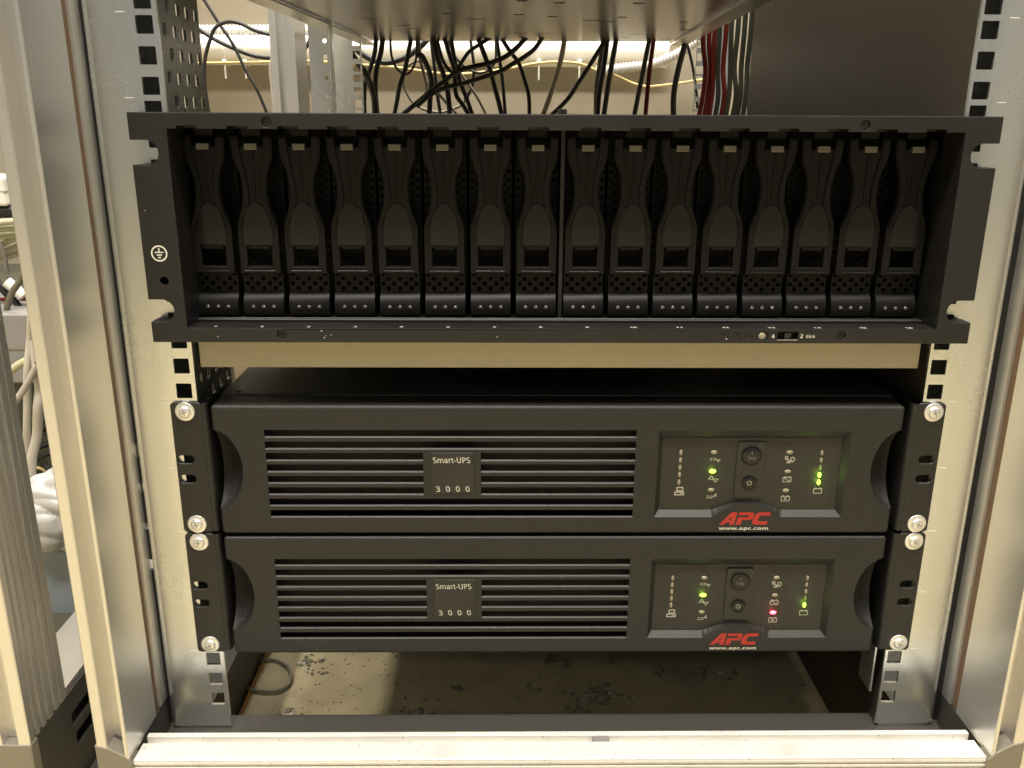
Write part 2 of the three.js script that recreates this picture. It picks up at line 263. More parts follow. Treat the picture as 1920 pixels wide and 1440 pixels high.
// ---------------------------------------------------------------- disk shelf
const shelf = thing('disk_shelf', 'wide black disk enclosure with notched ears holding sixteen upright drive carriers', 'disk enclosure', [-1, 129.5, 0]);
{
  const sh = new THREE.Shape(), L = -242.2, R = 240.4, B = 129.6, Tp = 259.1;
  sh.moveTo(L, B); sh.lineTo(R, B);
  const notch = (x, yc, r, depth, dir) => { // dir 1: right edge going up, -1: left edge going down
    const xi = x - dir * depth; sh.lineTo(x, yc - dir * r); sh.lineTo(xi + dir * r, yc - dir * r); sh.absarc(xi + dir * r, yc, r, dir > 0 ? -Math.PI / 2 : Math.PI / 2, dir > 0 ? Math.PI / 2 : Math.PI * 1.5, true); sh.lineTo(x, yc + dir * r);
  };
  notch(R, 148.9, 6.7, 15.3, 1); notch(R, 238, 6.6, 15.1, 1); sh.lineTo(R, Tp); sh.lineTo(L, Tp); notch(L, 237.7, 6.7, 14.9, -1); notch(L, 148.4, 6.7, 14.2, -1); sh.closePath();
  const hole = new THREE.Path(); hole.moveTo(-221.3, 138.3); hole.lineTo(220.4, 138.3); hole.lineTo(220.4, 250.4);
  for (let i = 15; i >= 0; i--) { const x = (i < 8 ? -221.9 + 27.62 * i + 12.3 : 0.7 + 27.45 * (i - 8) + 12.1) - 0.8; hole.lineTo(x + 5.6, 250.4); hole.lineTo(x + 5.6, 252); hole.lineTo(x - 5.6, 252); hole.lineTo(x - 5.6, 250.4); }
  hole.lineTo(-221.3, 250.4); hole.closePath(); sh.holes.push(hole);
  roundHole(sh, -231.8, 166, 2.4);
  for (const x of [-166.4, 164.1]) { roundHole(sh, x, 254.2, 2.7); roundHole(sh, x, 134.8, 2.7); }
  rectHole(sh, 126.2, 138.4, 132, 136.6, 0.3);
  for (const x of [95.2, 101.7, 109.2]) rectHole(sh, x - 1.9, x + 1.9, 131.9, 136.1, 0.3);
  rectHole(sh, 113.4, 120.8, 131.6, 136.6, 0.3);
  part(shelf, 'bezel', extrudeZ(sh, 1, 14, 0.5, 2), mat.black);
  // inner frame behind the bezel
  part(shelf, 'inner_frame', [
    box(-223, -221.4, 138, 250.6, -120, 1), box(220.6, 222.2, 138, 250.6, -120, 1),
    extrudeX([[0.9, 131], [0.9, 138.2], [-1.6, 138.2], [-1.6, 135.6], [-5.6, 135.6], [-5.6, 138.9], [-6.2, 139.4], [-8.2, 139.4], [-8.6, 138.9], [-9.6, 138.9], [-10, 139.3], [-12.5, 139.3], [-13, 138.6], [-120, 138.6], [-120, 131]], -221.4, 220.6),
    box(-223, 222.2, 250.6, 253, -120, 0.9), box(-2.6, -0.4, 138.6, 250.6, -100, -11.5),
  ], mat.black);
  part(shelf, 'chassis', [box(-222.5, 221.5, 132, 257, -560, -120), box(-222.4, 221.4, 253.2, 257, -120, 0), box(-3.5, 0.5, 258, 262, -40, -15)], mat.blackSteel);
  for (const [x, y] of [[-166.4, 254.2], [164.1, 254.2], [-166.4, 134.8], [164.1, 134.8]]) {
    const s = part(shelf, 'screw', new THREE.CylinderGeometry(2.4, 2.4, 3, 20).rotateX(Math.PI / 2).translate(x, y, 11.2), mat.blackSteel);
    part(s, 'cross_slot', [box(x - 1.7, x + 1.7, y - 0.3, y + 0.3, 12.6, 12.9), box(x - 0.3, x + 0.3, y - 1.7, y + 1.7, 12.6, 12.91)], mat.dark);
  }
  part(shelf, 'grounding_hole', new THREE.CylinderGeometry(2.4, 2.4, 1, 20).rotateX(Math.PI / 2).translate(-231.8, 166, 4), mat.dark);
  for (const x of [95.2, 101.7, 109.2]) part(shelf, 'indicator_window', box(x - 1.8, x + 1.8, 132, 136, 11, 13.4), mat.gloss);
  part(shelf, 'lamp_plate', box(113.5, 120.7, 131.7, 136.5, 11, 13.2), mat.gloss);
  part(shelf, 'indicator_light', new THREE.SphereGeometry(2.1, 20, 12).scale(1, 1, 0.5).translate(117.2, 134, 13.3), mat.ledOff);
  part(shelf, 'speed_switch', rbox(130.5, 134.5, 132.4, 136.2, 10, 13.6, 0.4), mat.blackSteel);
  part(shelf, 'switch_well', box(126.3, 138.3, 132.1, 136.5, 8.6, 9.6), mat.dark);
  print(shelf, 'ground_symbol', ink(11, 11, 28, (x) => {
    x.lineWidth = 0.85; x.beginPath(); x.arc(0, 0, 4.2, 0, 7); x.stroke(); x.lineWidth = 0.7;
    x.beginPath(); x.moveTo(0, 3.1); x.lineTo(0, 0.7); x.moveTo(-2.5, 0.6); x.lineTo(2.5, 0.6); x.moveTo(-1.5, -0.9); x.lineTo(1.5, -0.9); x.moveTo(-0.8, -2.3); x.lineTo(0.8, -2.3); x.stroke();
  }, 0xe2ded2), 11, 11, [-232.8, 181.9, 14.12]);
  print(shelf, 'speed_print', ink(34, 5, 28, (x) => { word(x, '4', -12.4, -1.2, 3.3, { bold: 1 }); word(x, '2', 4.6, -1.2, 3.4, { bold: 1 }); word(x, 'Gb/s', 9.8, -1.2, 2.5, { bold: 1 }); x.lineWidth = 0.3; x.beginPath(); x.moveTo(-10, -2.2); x.lineTo(2.2, -2.2); x.stroke(); }, 0xcfcabc), 34, 5, [136, 134, 14.12]);
  // bay numbers printed on the sill of the opening
  for (let i = 0; i < 16; i++) print(shelf, 'bay_number', ink(7, 4, 16, (x) => word(x, String(i + 1), 0, -1.4, 3.6, { bold: 1, wide: 1.15 }), 0xd0cbbd), 7, 4, [-205.9 + i * 27.4 + (i > 7 ? 0.3 : 0), 138.46, 10.8 - i * 0.14 * 0], -Math.PI / 2);
  // paint chips and dust on the lower lip
  const chips = []; for (const [x, y] of [[-143, 136.6], [-140.6, 133.8], [-137.4, 134.2], [-141.6, 132.6], [-39.8, 133.2], [-204, 133], [96, 132.4], [-238, 206]]) chips.push(new THREE.IcosahedronGeometry(rr(0.25, 0.45), 0).scale(1.3, 1, 0.4).translate(x, y, 14.05));
  const ch = part(shelf, 'dust_specks', chips, mat.crumb); ch.userData.kind = 'stuff';
}

// ---------------------------------------------------------------- drive carriers
{
  const handleShape = () => {
    const half = [[12, 27], [12.1, 50], [12, 55], [11, 59.6], [9.4, 64], [8.3, 68], [7.6, 74], [7.5, 80], [8.2, 85.5], [9.6, 90], [11.2, 94], [12, 99], [12.2, 107]];
    const sh = new THREE.Shape(); sh.moveTo(-12, 27); sh.lineTo(12, 27);
    sh.splineThru(half.slice(1).map(([x, y]) => new THREE.Vector2(x, y)));
    sh.lineTo(7.4, 108); sh.lineTo(6.4, 101.5); sh.lineTo(-6.4, 101.5); sh.lineTo(-7.4, 108); sh.lineTo(-12.2, 107);
    sh.splineThru(half.slice(1, -1).reverse().map(([x, y]) => new THREE.Vector2(-x, y)).concat(new THREE.Vector2(-12, 27)));
    const h = new THREE.Path(); [[-7.2, 31.5], [-7.2, 43.2], [-6.2, 43.2], [-6.2, 41.8], [6.2, 41.8], [6.2, 43.2], [7.2, 43.2], [7.2, 31.5]].forEach(([x, y], i) => (i ? h.lineTo(x, y) : h.moveTo(x, y))); h.closePath(); sh.holes.push(h); return sh;
  };
  const plate = new THREE.Shape(); plate.moveTo(-8.6, 44.2); plate.lineTo(8.6, 44.2); plate.lineTo(8.6, 52); plate.splineThru([[8.0, 58], [6.4, 63.5], [3.8, 67.5], [0, 69.5], [-3.8, 67.5], [-6.4, 63.5], [-8.0, 58], [-8.6, 52]].map(([x, y]) => new THREE.Vector2(x, y))); plate.closePath();
  const grille = poly([[-12, 14.6], [12, 14.6], [12, 28.5], [-12, 28.5]]);
  for (const [y, xs] of [[17.4, [-7, 0, 7]], [20.4, [-10, -3.6, 3.6, 10]], [23.4, [-7, 0, 7]], [26.3, [-10, 10]]]) for (const x of xs) roundHole(grille, x, y, 1.35);
  const back = poly([[-12.8, 24], [12.8, 24], [12.8, 111], [-12.8, 111]]);
  for (let j = 0; j < 15; j++) for (const q of [8, 11]) for (const s of [-1, 1]) roundHole(back, s * q, 34 + j * 5 + (q === 11 ? 2.5 : 0), 1.25);
  const Z = -10;
  const proto = thing('drive_carrier', '', 'drive carrier', [0, 139.4, Z], 'drive carriers in the disk enclosure');
  const W = (g) => { for (const q of [].concat(g)) q.translate(0, 139.4, Z); return g; };
  part(proto, 'body', W(soft(extrudeX([[-3, 0.2], [-1.2, 0.6], [0.2, 1.8], [0.6, 3.6], [0.7, 7], [0.3, 9.4], [-0.6, 11.6], [-1.8, 13], [-2.6, 14], [-2.9, 15], [-4.6, 15.2], [-4.6, 13.8], [-14, 13.8], [-14, 0.2]], -12.1, 12.1), 0.5)), mat.carrier);
  part(proto, 'grille', W(extrudeZ(grille, -5, -4)), mat.carrier);
  part(proto, 'drive', W(box(-12.3, 12.3, 1, 109, -110, -21)), mat.dark);
  part(proto, 'back_plate', W(extrudeZ(back, -19, -18)), mat.carrier);
  const hd = part(proto, 'handle', W(extrudeZ(handleShape(), -4, 1, 0.7, 2)), mat.carrier);
  part(hd, 'handle_plate', W(extrudeZ(plate, 0.6, 1.5, 0.35, 1)), mat.gloss);
  part(hd, 'ledge', W(rbox(-9.2, 9.2, 28.4, 29.4, 0, 2.4, 0.3, 1)), mat.gloss);
  part(hd, 'ridge', W(rbox(-0.8, 0.8, 72, 99, 0.4, 1.8, 0.5, 1)), mat.carrier);
  for (const q of [-1, 1]) { const arm = [[9.8, 55.5], [7.4, 61], [5.0, 65.5], [3.6, 69.5], [3.3, 74], [3.7, 80], [4.6, 86], [5.8, 93], [6.8, 100], [7.5, 106.6], [11.7, 106.2], [11.4, 99], [10.6, 94], [9.0, 90], [7.6, 85.5], [6.9, 80], [7.0, 74], [7.7, 68], [8.8, 64], [10.3, 59.6], [11, 56]].map(([x, y]) => [q * x, y]); part(hd, 'arm', W(extrudeZ(poly(q < 0 ? arm.reverse() : arm), 0.4, 2.2, 0.5, 2)), mat.carrier); };
  part(proto, 'latch_tab', W(rbox(-3.7, 3.7, 99.2, 103, -1, 3.6, 0.5, 1)), mat.clip);
  part(proto, 'upper_clip', W(box(-5.4, 5.4, 107, 111, -8, -1)), mat.carrier);
  for (const x of [-6.2, 0, 6.2]) part(proto, 'status_light', W(new THREE.SphereGeometry(1.25, 12, 8).scale(1, 1, 0.6).translate(x, 6.6, 0.65)), mat.diode);
  const words = ['first from the left', 'second from the left', 'third from the left', 'fourth from the left', 'fifth from the left', 'sixth from the left', 'seventh from the left', 'just left of the centre divider', 'just right of the centre divider', 'seventh from the right', 'sixth from the right', 'fifth from the right', 'fourth from the right', 'third from the right', 'second from the right', 'last on the right'];
  for (let i = 0; i < 16; i++) {
    const o = i ? proto.clone() : proto; if (i) { o.name = numbered('drive_carrier'); scene.add(o); }
    o.position.x = (i < 8 ? -221.9 + 27.62 * i + 12.3 : 0.7 + 27.45 * (i - 8) + 12.1) * MM;
    o.position.z = (Z + (i ? rr(-0.6, 0.5) : 0)) * MM; o.rotation.y = i ? rr(-0.006, 0.006) : 0;
    o.userData = { label: 'black drive carrier with bottle shaped handle in bay ' + (i + 1) + ', ' + words[i], category: 'drive carrier', group: 'drive carriers in the disk enclosure' };
  }
}

// ---------------------------------------------------------------- cream tray under the disk shelf
{
  const t = thing('shelf_tray', 'cream painted metal tray carrying the disk enclosure above the upper power unit', 'shelf tray', [0, 109, -5]);
  part(t, 'front_lip', rbox(-222.7, 222.2, 108.9, 128.6, -7, -5, 0.7, 2), mat.cream);
  part(t, 'tray_plate', box(-222.5, 222, 126.6, 128.4, -600, -7.2), mat.galvDark);
}

// ---------------------------------------------------------------- power units
// a closed solid between two outlines of as many points
function loft(a, za, b, zb) {
  const n = a.length, pos = [], idx = []; for (const [x, y] of a) pos.push(x, y, za); for (const [x, y] of b) pos.push(x, y, zb);
  for (let i = 0; i < n; i++) { const j = (i + 1) % n; idx.push(i, j, n + j, i, n + j, n + i); }
  for (const [p, q, r] of THREE.ShapeUtils.triangulateShape(a.map((v) => new THREE.Vector2(...v)), [])) { idx.push(p, r, q); }
  for (const [p, q, r] of THREE.ShapeUtils.triangulateShape(b.map((v) => new THREE.Vector2(...v)), [])) { idx.push(n + p, n + q, n + r); }
  const g = new THREE.BufferGeometry(); g.setAttribute('position', new THREE.Float32BufferAttribute(pos, 3)); g.setIndex(idx);
  const q = g.toNonIndexed(); q.computeVertexNormals(); return q;
}
const arcPts = (x0, y0, x1, h, n, back) => { const o = []; const w = (x1 - x0) / 2, R = (w * w + h * h) / (2 * h), cx = (x0 + x1) / 2, cy = y0 + h - R; for (let i = 0; i <= n; i++) { const x = x0 + ((x1 - x0) * i) / n; o.push([x, cy + Math.sqrt(R * R - (x - cx) ** 2)]); } return back ? o.reverse() : o; };
const screwGeo = (() => {
  const p = [[0, -3], [6, -3], [6.1, -0.2], [5.8, 0.35], [4.3, 0.55], [3.9, 0.3], [3.7, 0.5], [3.5, 1.4], [2.8, 1.9], [1.5, 2.15], [0.001, 2.2]].map(([x, y]) => new THREE.Vector2(x, y));
  const l = new THREE.LatheGeometry(p, 36).rotateX(Math.PI / 2);
  return l;
})();
const crossGeo = (a) => [box(-1.8, 1.8, -0.36, 0.36, 1.4, 2.24), box(-0.36, 0.36, -1.8, 1.8, 1.4, 2.245)].map((g) => g.rotateZ(a));
const slotRows = [[67, 71.6], [59.2, 64], [51.4, 56.4], [43.8, 48.7], [36.1, 40.9], [28.3, 33.1], [20.6, 25.3], [12.7, 17.4]];
const bezelGeo = (() => {
  let base = new RoundedBoxGeometry(429.4, 86.6, 25, 4, 2.4).translate(-1.3, 43.9, -7.5);
  const cuts = [box(-192, 54, 9, 76, -30, 3)];
  slotRows.forEach(([a, b], i) => { const slot = (x0, x1) => cuts.push(extrudeX([[5.4, a - 0.95], [4.2, a + 0.1], [0, a + 0.1], [0, b], [5.4, b]], x0, x1)); if (i > 1 && i < 6) { slot(-184.2, -86.2); slot(-50.1, 47); } else slot(-184.2, 47); });
  const outer = [[60.8, 71.2], [60.8, 12.2], [97.8, 12.2], ...arcPts(97.8, 12.2, 142.2, 9.0, 14).slice(1, -1), [142.2, 12.2], [181.3, 12.2], [181.3, 71.2]];
  const inner = [[64.1, 65.5], [64.1, 15.9], [98.3, 15.9], ...arcPts(98.3, 15.9, 143.9, 5.6, 14).slice(1, -1), [143.9, 15.9], [178.3, 15.9], [178.3, 65.5]];
  const k = 0.6 / 4.4, ext = outer.map(([x, y], i) => [x + (x - inner[i][0]) * k, y + (y - inner[i][1]) * k]);
  cuts.push(loft(inner, 0.8, ext, 5.6));
  for (const s of [-1, 1]) cuts.push(new THREE.SphereGeometry(1, 40, 28).scale(19, 27.5, 19).translate(s < 0 ? -217.8 : 215.2, 45, 8.5));
  return cut(base, cuts);
})();
const iconInk = ink(120, 54, 17, (x) => {   // icons of the display panel; origin is the middle of the panel
  x.lineWidth = 0.45; const line = (...p) => { x.beginPath(); p.forEach(([a, b], i) => (i ? x.lineTo(a, b) : x.moveTo(a, b))); x.stroke(); };
  const X = (v) => v - 120, Y = (v) => v - 43;
  const at = (px, py, f) => { x.save(); x.translate(X(px), Y(py)); f(); x.restore(); };
  at(75.7, 30.6, () => { x.lineWidth = 0.75; x.strokeRect(-1.6, 0.2, 3.6, 2.3); x.strokeRect(-2.9, -2.6, 5.6, 1.9); x.lineWidth = 0.5; line([0.4, -1.6], [2, -1.6]); });
  at(96.9, 52.2, () => { line([-3.2, 0.9], [-1.6, 0.9]); line([-1, 0.9], [0.2, 0.9]); line([-3.2, -0.3], [-1.6, -0.3]); line([-1, -0.3], [0.4, -0.3]); line([0.2, 0.9], [2, -0.9], [3.2, -0.9]); line([2.3, -2], [2.2, -0.6]); line([1.6, 0], [3.6, 0]); });
  at(96.9, 38.9, () => { line([-3.4, 0], [3.4, 0]); x.beginPath(); for (let i = 0; i <= 24; i++) { const a = i / 24; x.lineTo(-2.8 + 5.6 * a, 2 * Math.sin(a * Math.PI * 2)); } x.stroke(); });
  at(96.8, 26.7, () => { line([-3.4, 0.4], [-1.8, 0.4]); line([-1.2, 0.4], [0.4, 0.4]); line([-3.4, -0.9], [0, -0.9], [2.3, 1.6]); line([1, 0.4], [3.3, 0.4]); x.beginPath(); x.arc(2.3, 1.6, 0.55, 0, 7); x.fill(); });
  at(144.4, 52.4, () => { x.lineWidth = 0.6; x.beginPath(); x.arc(-1.9, 1.2, 0.85, 0, 7); x.stroke(); x.beginPath(); x.arc(2, 0.1, 1.25, 0, 7); x.stroke(); line([-3, 0.4], [2.6, -1.9]); line([-0.4, -0.9], [-1.5, -2.3], [0.7, -2.3], [-0.4, -0.9]); });
  const bat = (f) => () => { x.lineWidth = 0.45; x.strokeRect(-2.6, -1.7, 5.2, 3.1); x.fillRect(-2, 1.4, 1.1, 0.7); x.fillRect(0.9, 1.4, 1.1, 0.7); f?.(); };
  at(144.1, 38.7, bat(() => { x.lineWidth = 0.45; x.beginPath(); for (let i = 0; i <= 16; i++) { const a = i / 16; x.lineTo(-1.9 + 3.8 * a, -0.1 + 1.05 * Math.sin(a * Math.PI * 2)); } x.stroke(); }));
  at(144.3, 25.4, bat(() => { x.lineWidth = 0.5; line([-0.9, -1], [0.9, 0.8]); line([-0.9, 0.8], [0.9, -1]); }));
  at(164.6, 30.8, bat());
}, 0xb0ab9d);
const buttonInk = ink(12, 12, 20, (x) => { x.fillRect(-0.25, 1.1, 0.5, 1.9); word(x, 'Test', 0, -2.3, 3); }, 0x77736a);
const offInk = ink(8, 8, 20, (x) => { x.lineWidth = 0.6; x.beginPath(); x.arc(-0.1, 0, 1.3, 0, 7); x.stroke(); }, 0x8d887c);
const nameInk = ink(27, 28, 24, (x) => { word(x, 'Smart-UPS', -12.1, 7.5, 5.1, { align: 'left', slant: 0.16, wide: 0.96 }); word(x, '3000', -10.6, -12, 5.1, { gap: 6.1, slant: 0.14, align: 'left', wide: 1.02 }); }, 0xd6d1c3);
const logoInk = ink(36, 15, 30, (x) => {
  const S = 0.26;   // heavy slanted capitals
  const P = (...p) => { x.beginPath(); p.forEach(([a, b], i) => (i ? x.lineTo(a + b * S, b) : x.moveTo(a + b * S, b))); x.closePath(); };
  x.translate(-16.6, -3.4);
  P([0, 0], [5.2, 8.7], [9.0, 8.7], [9.6, 0], [6.6, 0], [6.5, 1.6], [4.0, 1.6], [3.1, 0]); x.fill(); x.fillStyle = '#000'; P([4.9, 3.2], [6.4, 3.2], [6.3, 6.0]); x.fill(); x.fillStyle = '#fff';
  x.beginPath(); const q = (a, b) => [a + b * S, b];
  x.moveTo(...q(10.6, 0)); x.lineTo(...q(10.6, 5.2)); x.lineTo(...q(17.2, 5.2)); x.lineTo(...q(17.2, 6.7)); x.lineTo(...q(10.2, 6.7)); x.lineTo(...q(10.2, 8.7)); x.lineTo(...q(18.2, 8.7)); x.quadraticCurveTo(...q(20.2, 8.7), ...q(20.2, 6.6)); x.lineTo(...q(20.2, 5.2)); x.quadraticCurveTo(...q(20.2, 3.3), ...q(18.2, 3.3)); x.lineTo(...q(13.8, 3.3)); x.lineTo(...q(13.8, 0)); x.closePath(); x.fill();
  x.beginPath(); x.moveTo(...q(30.6, 0)); x.lineTo(...q(24.2, 0)); x.bezierCurveTo(...q(20.6, 0), ...q(20.4, 2), ...q(20.8, 4.4)); x.bezierCurveTo(...q(20.8, 7.4), ...q(22, 8.7), ...q(24.6, 8.7)); x.lineTo(...q(30.6, 8.7)); x.lineTo(...q(30.6, 6.4)); x.lineTo(...q(25.4, 6.4)); x.bezierCurveTo(...q(23.6, 6.4), ...q(23.5, 2.4), ...q(25.2, 2.4)); x.lineTo(...q(30.6, 2.4)); x.closePath(); x.fill();
}, 0xac2c22);
const addressInk = ink(36, 5, 30, (x) => word(x, 'www.apc.com', 0, -0.6, 2.9, { bold: 1, wide: 1.66 }), 0xd6d1c3);
function makeUnit(label, base, lit) {
  const t = thing('power_unit', label, 'power supply', [0, base, 0], 'two unit power supplies stacked in the rack');
  const W = (g) => { for (const q of [].concat(g)) q.translate(0, base, 0); return g; };
  const chassis = part(t, 'chassis', W([rbox(-216.2, 214.2, 1.6, 88, -660, -16, 1.2, 2), box(-206, 204, 8, 80, -22, -14)]), mat.lid);
  for (const x of [-206, -46, 49, 146, 202]) part(chassis, 'rivet', W(new THREE.SphereGeometry(1.5, 10, 6).scale(1, 0.4, 1).translate(x, 88, -22)), mat.gloss);
  const bz = part(t, 'bezel', W(bezelGeo.clone()), mat.bezel);
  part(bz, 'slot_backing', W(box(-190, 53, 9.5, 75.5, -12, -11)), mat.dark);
  part(bz, 'name_plate', W(rbox(-81.2, -54.3, 28.8, 56.6, 4, 5.5, 0.35, 2)), mat.panel);
  print(bz, 'name_print', nameInk, 27, 28, [-67.8, base + 42.6, 5.62]);
  print(bz, 'logo_print', logoInk, 36, 15, [119.6, base + 10.4, 5.12]);
  print(bz, 'address_print', addressInk, 36, 5, [119.2, base + 4.3, 5.13]);
  const pn = part(t, 'display_panel', W(extrudeZ(poly([[64.4, 65.2], [64.4, 16.2], [98.5, 16.2], ...arcPts(98.5, 16.2, 143.7, 5.4, 14).slice(1, -1), [143.7, 16.2], [178, 16.2], [178, 65.2]]), 0.2, 1.1)), mat.panel);
  print(pn, 'icon_print', iconInk, 120, 54, [121.2, base + 41.2, 1.2]);
  part(pn, 'button_plate', W(extrudeZ(roundRect(111.8, 129.9, 24.4, 62.8, 2), 0.9, 2.2, 0.4, 2)), mat.panel);
  for (const [n, y, r, k] of [['test_button', 53.7, 6.1, buttonInk], ['off_button', 35.2, 4.5, offInk]]) {
    const ring = new THREE.Shape(); ring.absarc(120.8, y, r + 0.55, 0, 7); roundHole(ring, 120.8, y, r + 0.02);
    const b = part(t, n, W(soft(new THREE.LatheGeometry([[0.001, 3.4], [r * 0.75, 3.3], [r * 0.93, 2.9], [r - 0.1, 2.1], [r - 0.1, 1]].map(([a, c]) => new THREE.Vector2(a, c)).reverse(), 36).rotateX(Math.PI / 2).translate(120.8, y, 0), 0.7)), mat.gloss);
    part(b, 'rim', W(extrudeZ(ring, 1, 2.75, 0.2, 1)), mat.dark); print(b, 'button_print', k, n[0] === 't' ? 12 : 8, n[0] === 't' ? 12 : 8, [120.8, base + y, 3.46]);
  }
  const led = (xa, ya, a, b, state) => {
    const x = xa + 0.0076 * (xa + 37.7), y = ya - 1.8;
    const g = W(new THREE.SphereGeometry(1, 16, 10).scale(a, b, 0.8).translate(x, y, 1.15)); part(pn, 'indicator_light', g, state === 'g' ? mat.ledGreen : state === 'r' ? mat.ledRed : state === 'd' ? mat.ledDim : mat.ledOff, state === 'g' ? 'lit green indicator light' : state === 'r' ? 'lit red indicator light' : undefined);
    if (state === 'g' || state === 'r') { const l = new THREE.PointLight(state === 'g' ? rgb(0.45, 1, 0.05) : rgb(1, 0.06, 0.10), 0.00008); l.shadow.radius = 0.05; l.position.set(x * MM, y * MM, 4.2 * MM); t.add(l); }
  };
  for (let i = 0; i < 5; i++) { led(75.4, 56.9 - 5.05 * i, 1.0, 2.0, ''); led(164.3, 56.9 - 5.05 * i, 0.95, 1.8, lit.bars[i]); }
  for (let i = 0; i < 3; i++) { led(96.2, 57.2 - 12.9 * i, 2.1, 1.3, lit.left[i]); led(143.9, 57.2 - 13.1 * i, 2.1, 1.3, lit.right[i]); }
  // mounting ears
  for (const s of [-1, 1]) {
    const a = s < 0 ? -241.4 : 222.2, b = s < 0 ? -222.2 : 240.0, sh = roundRect(a, b, 0.5, 88.3, 2.6), c = s < 0 ? -235.2 : 232.6;
    for (const y of [50.7, 37.5]) sh.holes.push(new THREE.Path(slotShape(c - 5.1, c + 5.1, y - 2.7, y + 2.7).getPoints(8).reverse()));
    const prof = []; for (let k = 0; k <= 6; k++) { const q = (k / 6) * Math.PI / 2; prof.push([-222.2 + 3.4 * Math.sin(q), -1.2 + 3.4 * Math.cos(q)]); }
    for (let k = 6; k >= 0; k--) { const q = (k / 6) * Math.PI / 2; prof.push([-222.2 + 1.4 * Math.sin(q), -1.2 + 1.4 * Math.cos(q)]); }
    prof.splice(7, 0, [-218.8, -40], [-220.8, -40]);
    const p2 = s < 0 ? prof : prof.map(([x, z]) => [-x, z]).reverse();
    const ear = part(t, 'mounting_ear', W([extrudeZ(sh, 0.2, 2.2, 0.3, 1), soft(extrudeY(p2, 1.2, 87.6), 0.5)]), mat.blackSteel);
    for (const y of [82.55, 6.35]) {
      const sx = s * 232.5, sc = part(ear, 'screw', W(screwGeo.clone().translate(sx, y, 2.6)), mat.zinc);
      part(sc, 'cross_recess', W(crossGeo(rr(0, 1.5)).map((g) => g.translate(sx, y, 2.6))), mat.greyBox);
    }
  }
  return t;
}
makeUnit('upper black rack power supply with two lit green battery bars and slotted front', 0, { bars: ['', '', 'd', 'g', 'g'], left: ['', 'g', ''], right: ['', '', ''] });
makeUnit('lower black rack power supply with a lit red battery fault light', -88.9, { bars: ['', '', '', 'd', 'g'], left: ['', 'g', ''], right: ['', '', 'r'] });

// ---------------------------------------------------------------- the case above
{
  const O = [-8.5, 356, -768], t = thing('server_case', 'bare metal server case overhead seen from below, its underside pierced by slots', 'server', O);
  const th = -0.052, cs = Math.cos(th), sn = Math.sin(th), sh = poly([[-208, 5], [208, 5], [208, 760], [-208, 760]]);
  const slots = [[-182, -481, 6, 2.4], [-177, -484, 6, 2.4], [-149, -554, 14, 3], [-143, -590, 9, 3], [-151, -650, 15, 3], [-129, -680, 9, 3], [-150, -745, 12, 3], [-91, -429, 8, 5], [-64, -481, 18, 4], [-71, -572, 5, 3], [-37, -719, 14, 3], [-19, -325, 8, 6], [15, -338, 8, 6], [-20, -435, 8, 5], [15, -451, 8, 5], [86, -338, 8, 6], [87, -453, 8, 5], [60, -486, 18, 4], [80, -498, 8, 5], [159, -497, 8, 5], [179, -579, 16, 4], [-14, -644, 14, 3], [16, -642, 16, 3], [131, -642, 12, 3], [179, -721, 14, 3], [120, -690, 10, 3], [-105, -700, 8, 3], [45, -720, 9, 3], [-60, -650, 7, 3]];
  for (const [x, z, w, d] of slots) { const dx = x - O[0], dz = z - O[2], lx = cs * dx - sn * dz, lz = sn * dx + cs * dz; if (lz > 10 && lz < 750 && Math.abs(lx) < 200) rectHole(sh, lx - w * 0.6, lx + w * 0.6, lz - d * 0.8, lz + d * 0.8, Math.min(w, d) * 0.4); }
  const g = new THREE.ExtrudeGeometry(sh, { depth: 1.2, bevelEnabled: false, curveSegments: 3 }); g.rotateX(Math.PI / 2); g.scale(1, 1, 1); // sheet lies in x-z, shape y becomes +z
  g.translate(O[0], O[1] + 1.2, O[2]);
  part(t, 'base_sheet', g, mat.caseSteel);
  const at = (x0, x1, y0, y1, z0, z1) => box(O[0] + x0, O[0] + x1, O[1] + y0, O[1] + y1, O[2] + z0, O[2] + z1);
  part(t, 'case_body', [at(-207.6, 207.6, 3, 86, 6, 758)], mat.dark);
  part(t, 'rear_wall', [at(-208, 208, 0.4, 87, 0, 4.8)], mat.galv);
  for (const s of [-1, 1]) part(t, 'support_rail', s < 0 ? [at(-222, -203, -3.6, -1.6, -18, 760), at(-224, -222, -3.6, 30, -18, 760)] : [at(203, 222, -3.6, -1.6, -18, 760), at(222, 224, -3.6, 30, -18, 760)], mat.alu);
  t.rotation.y = th;
}

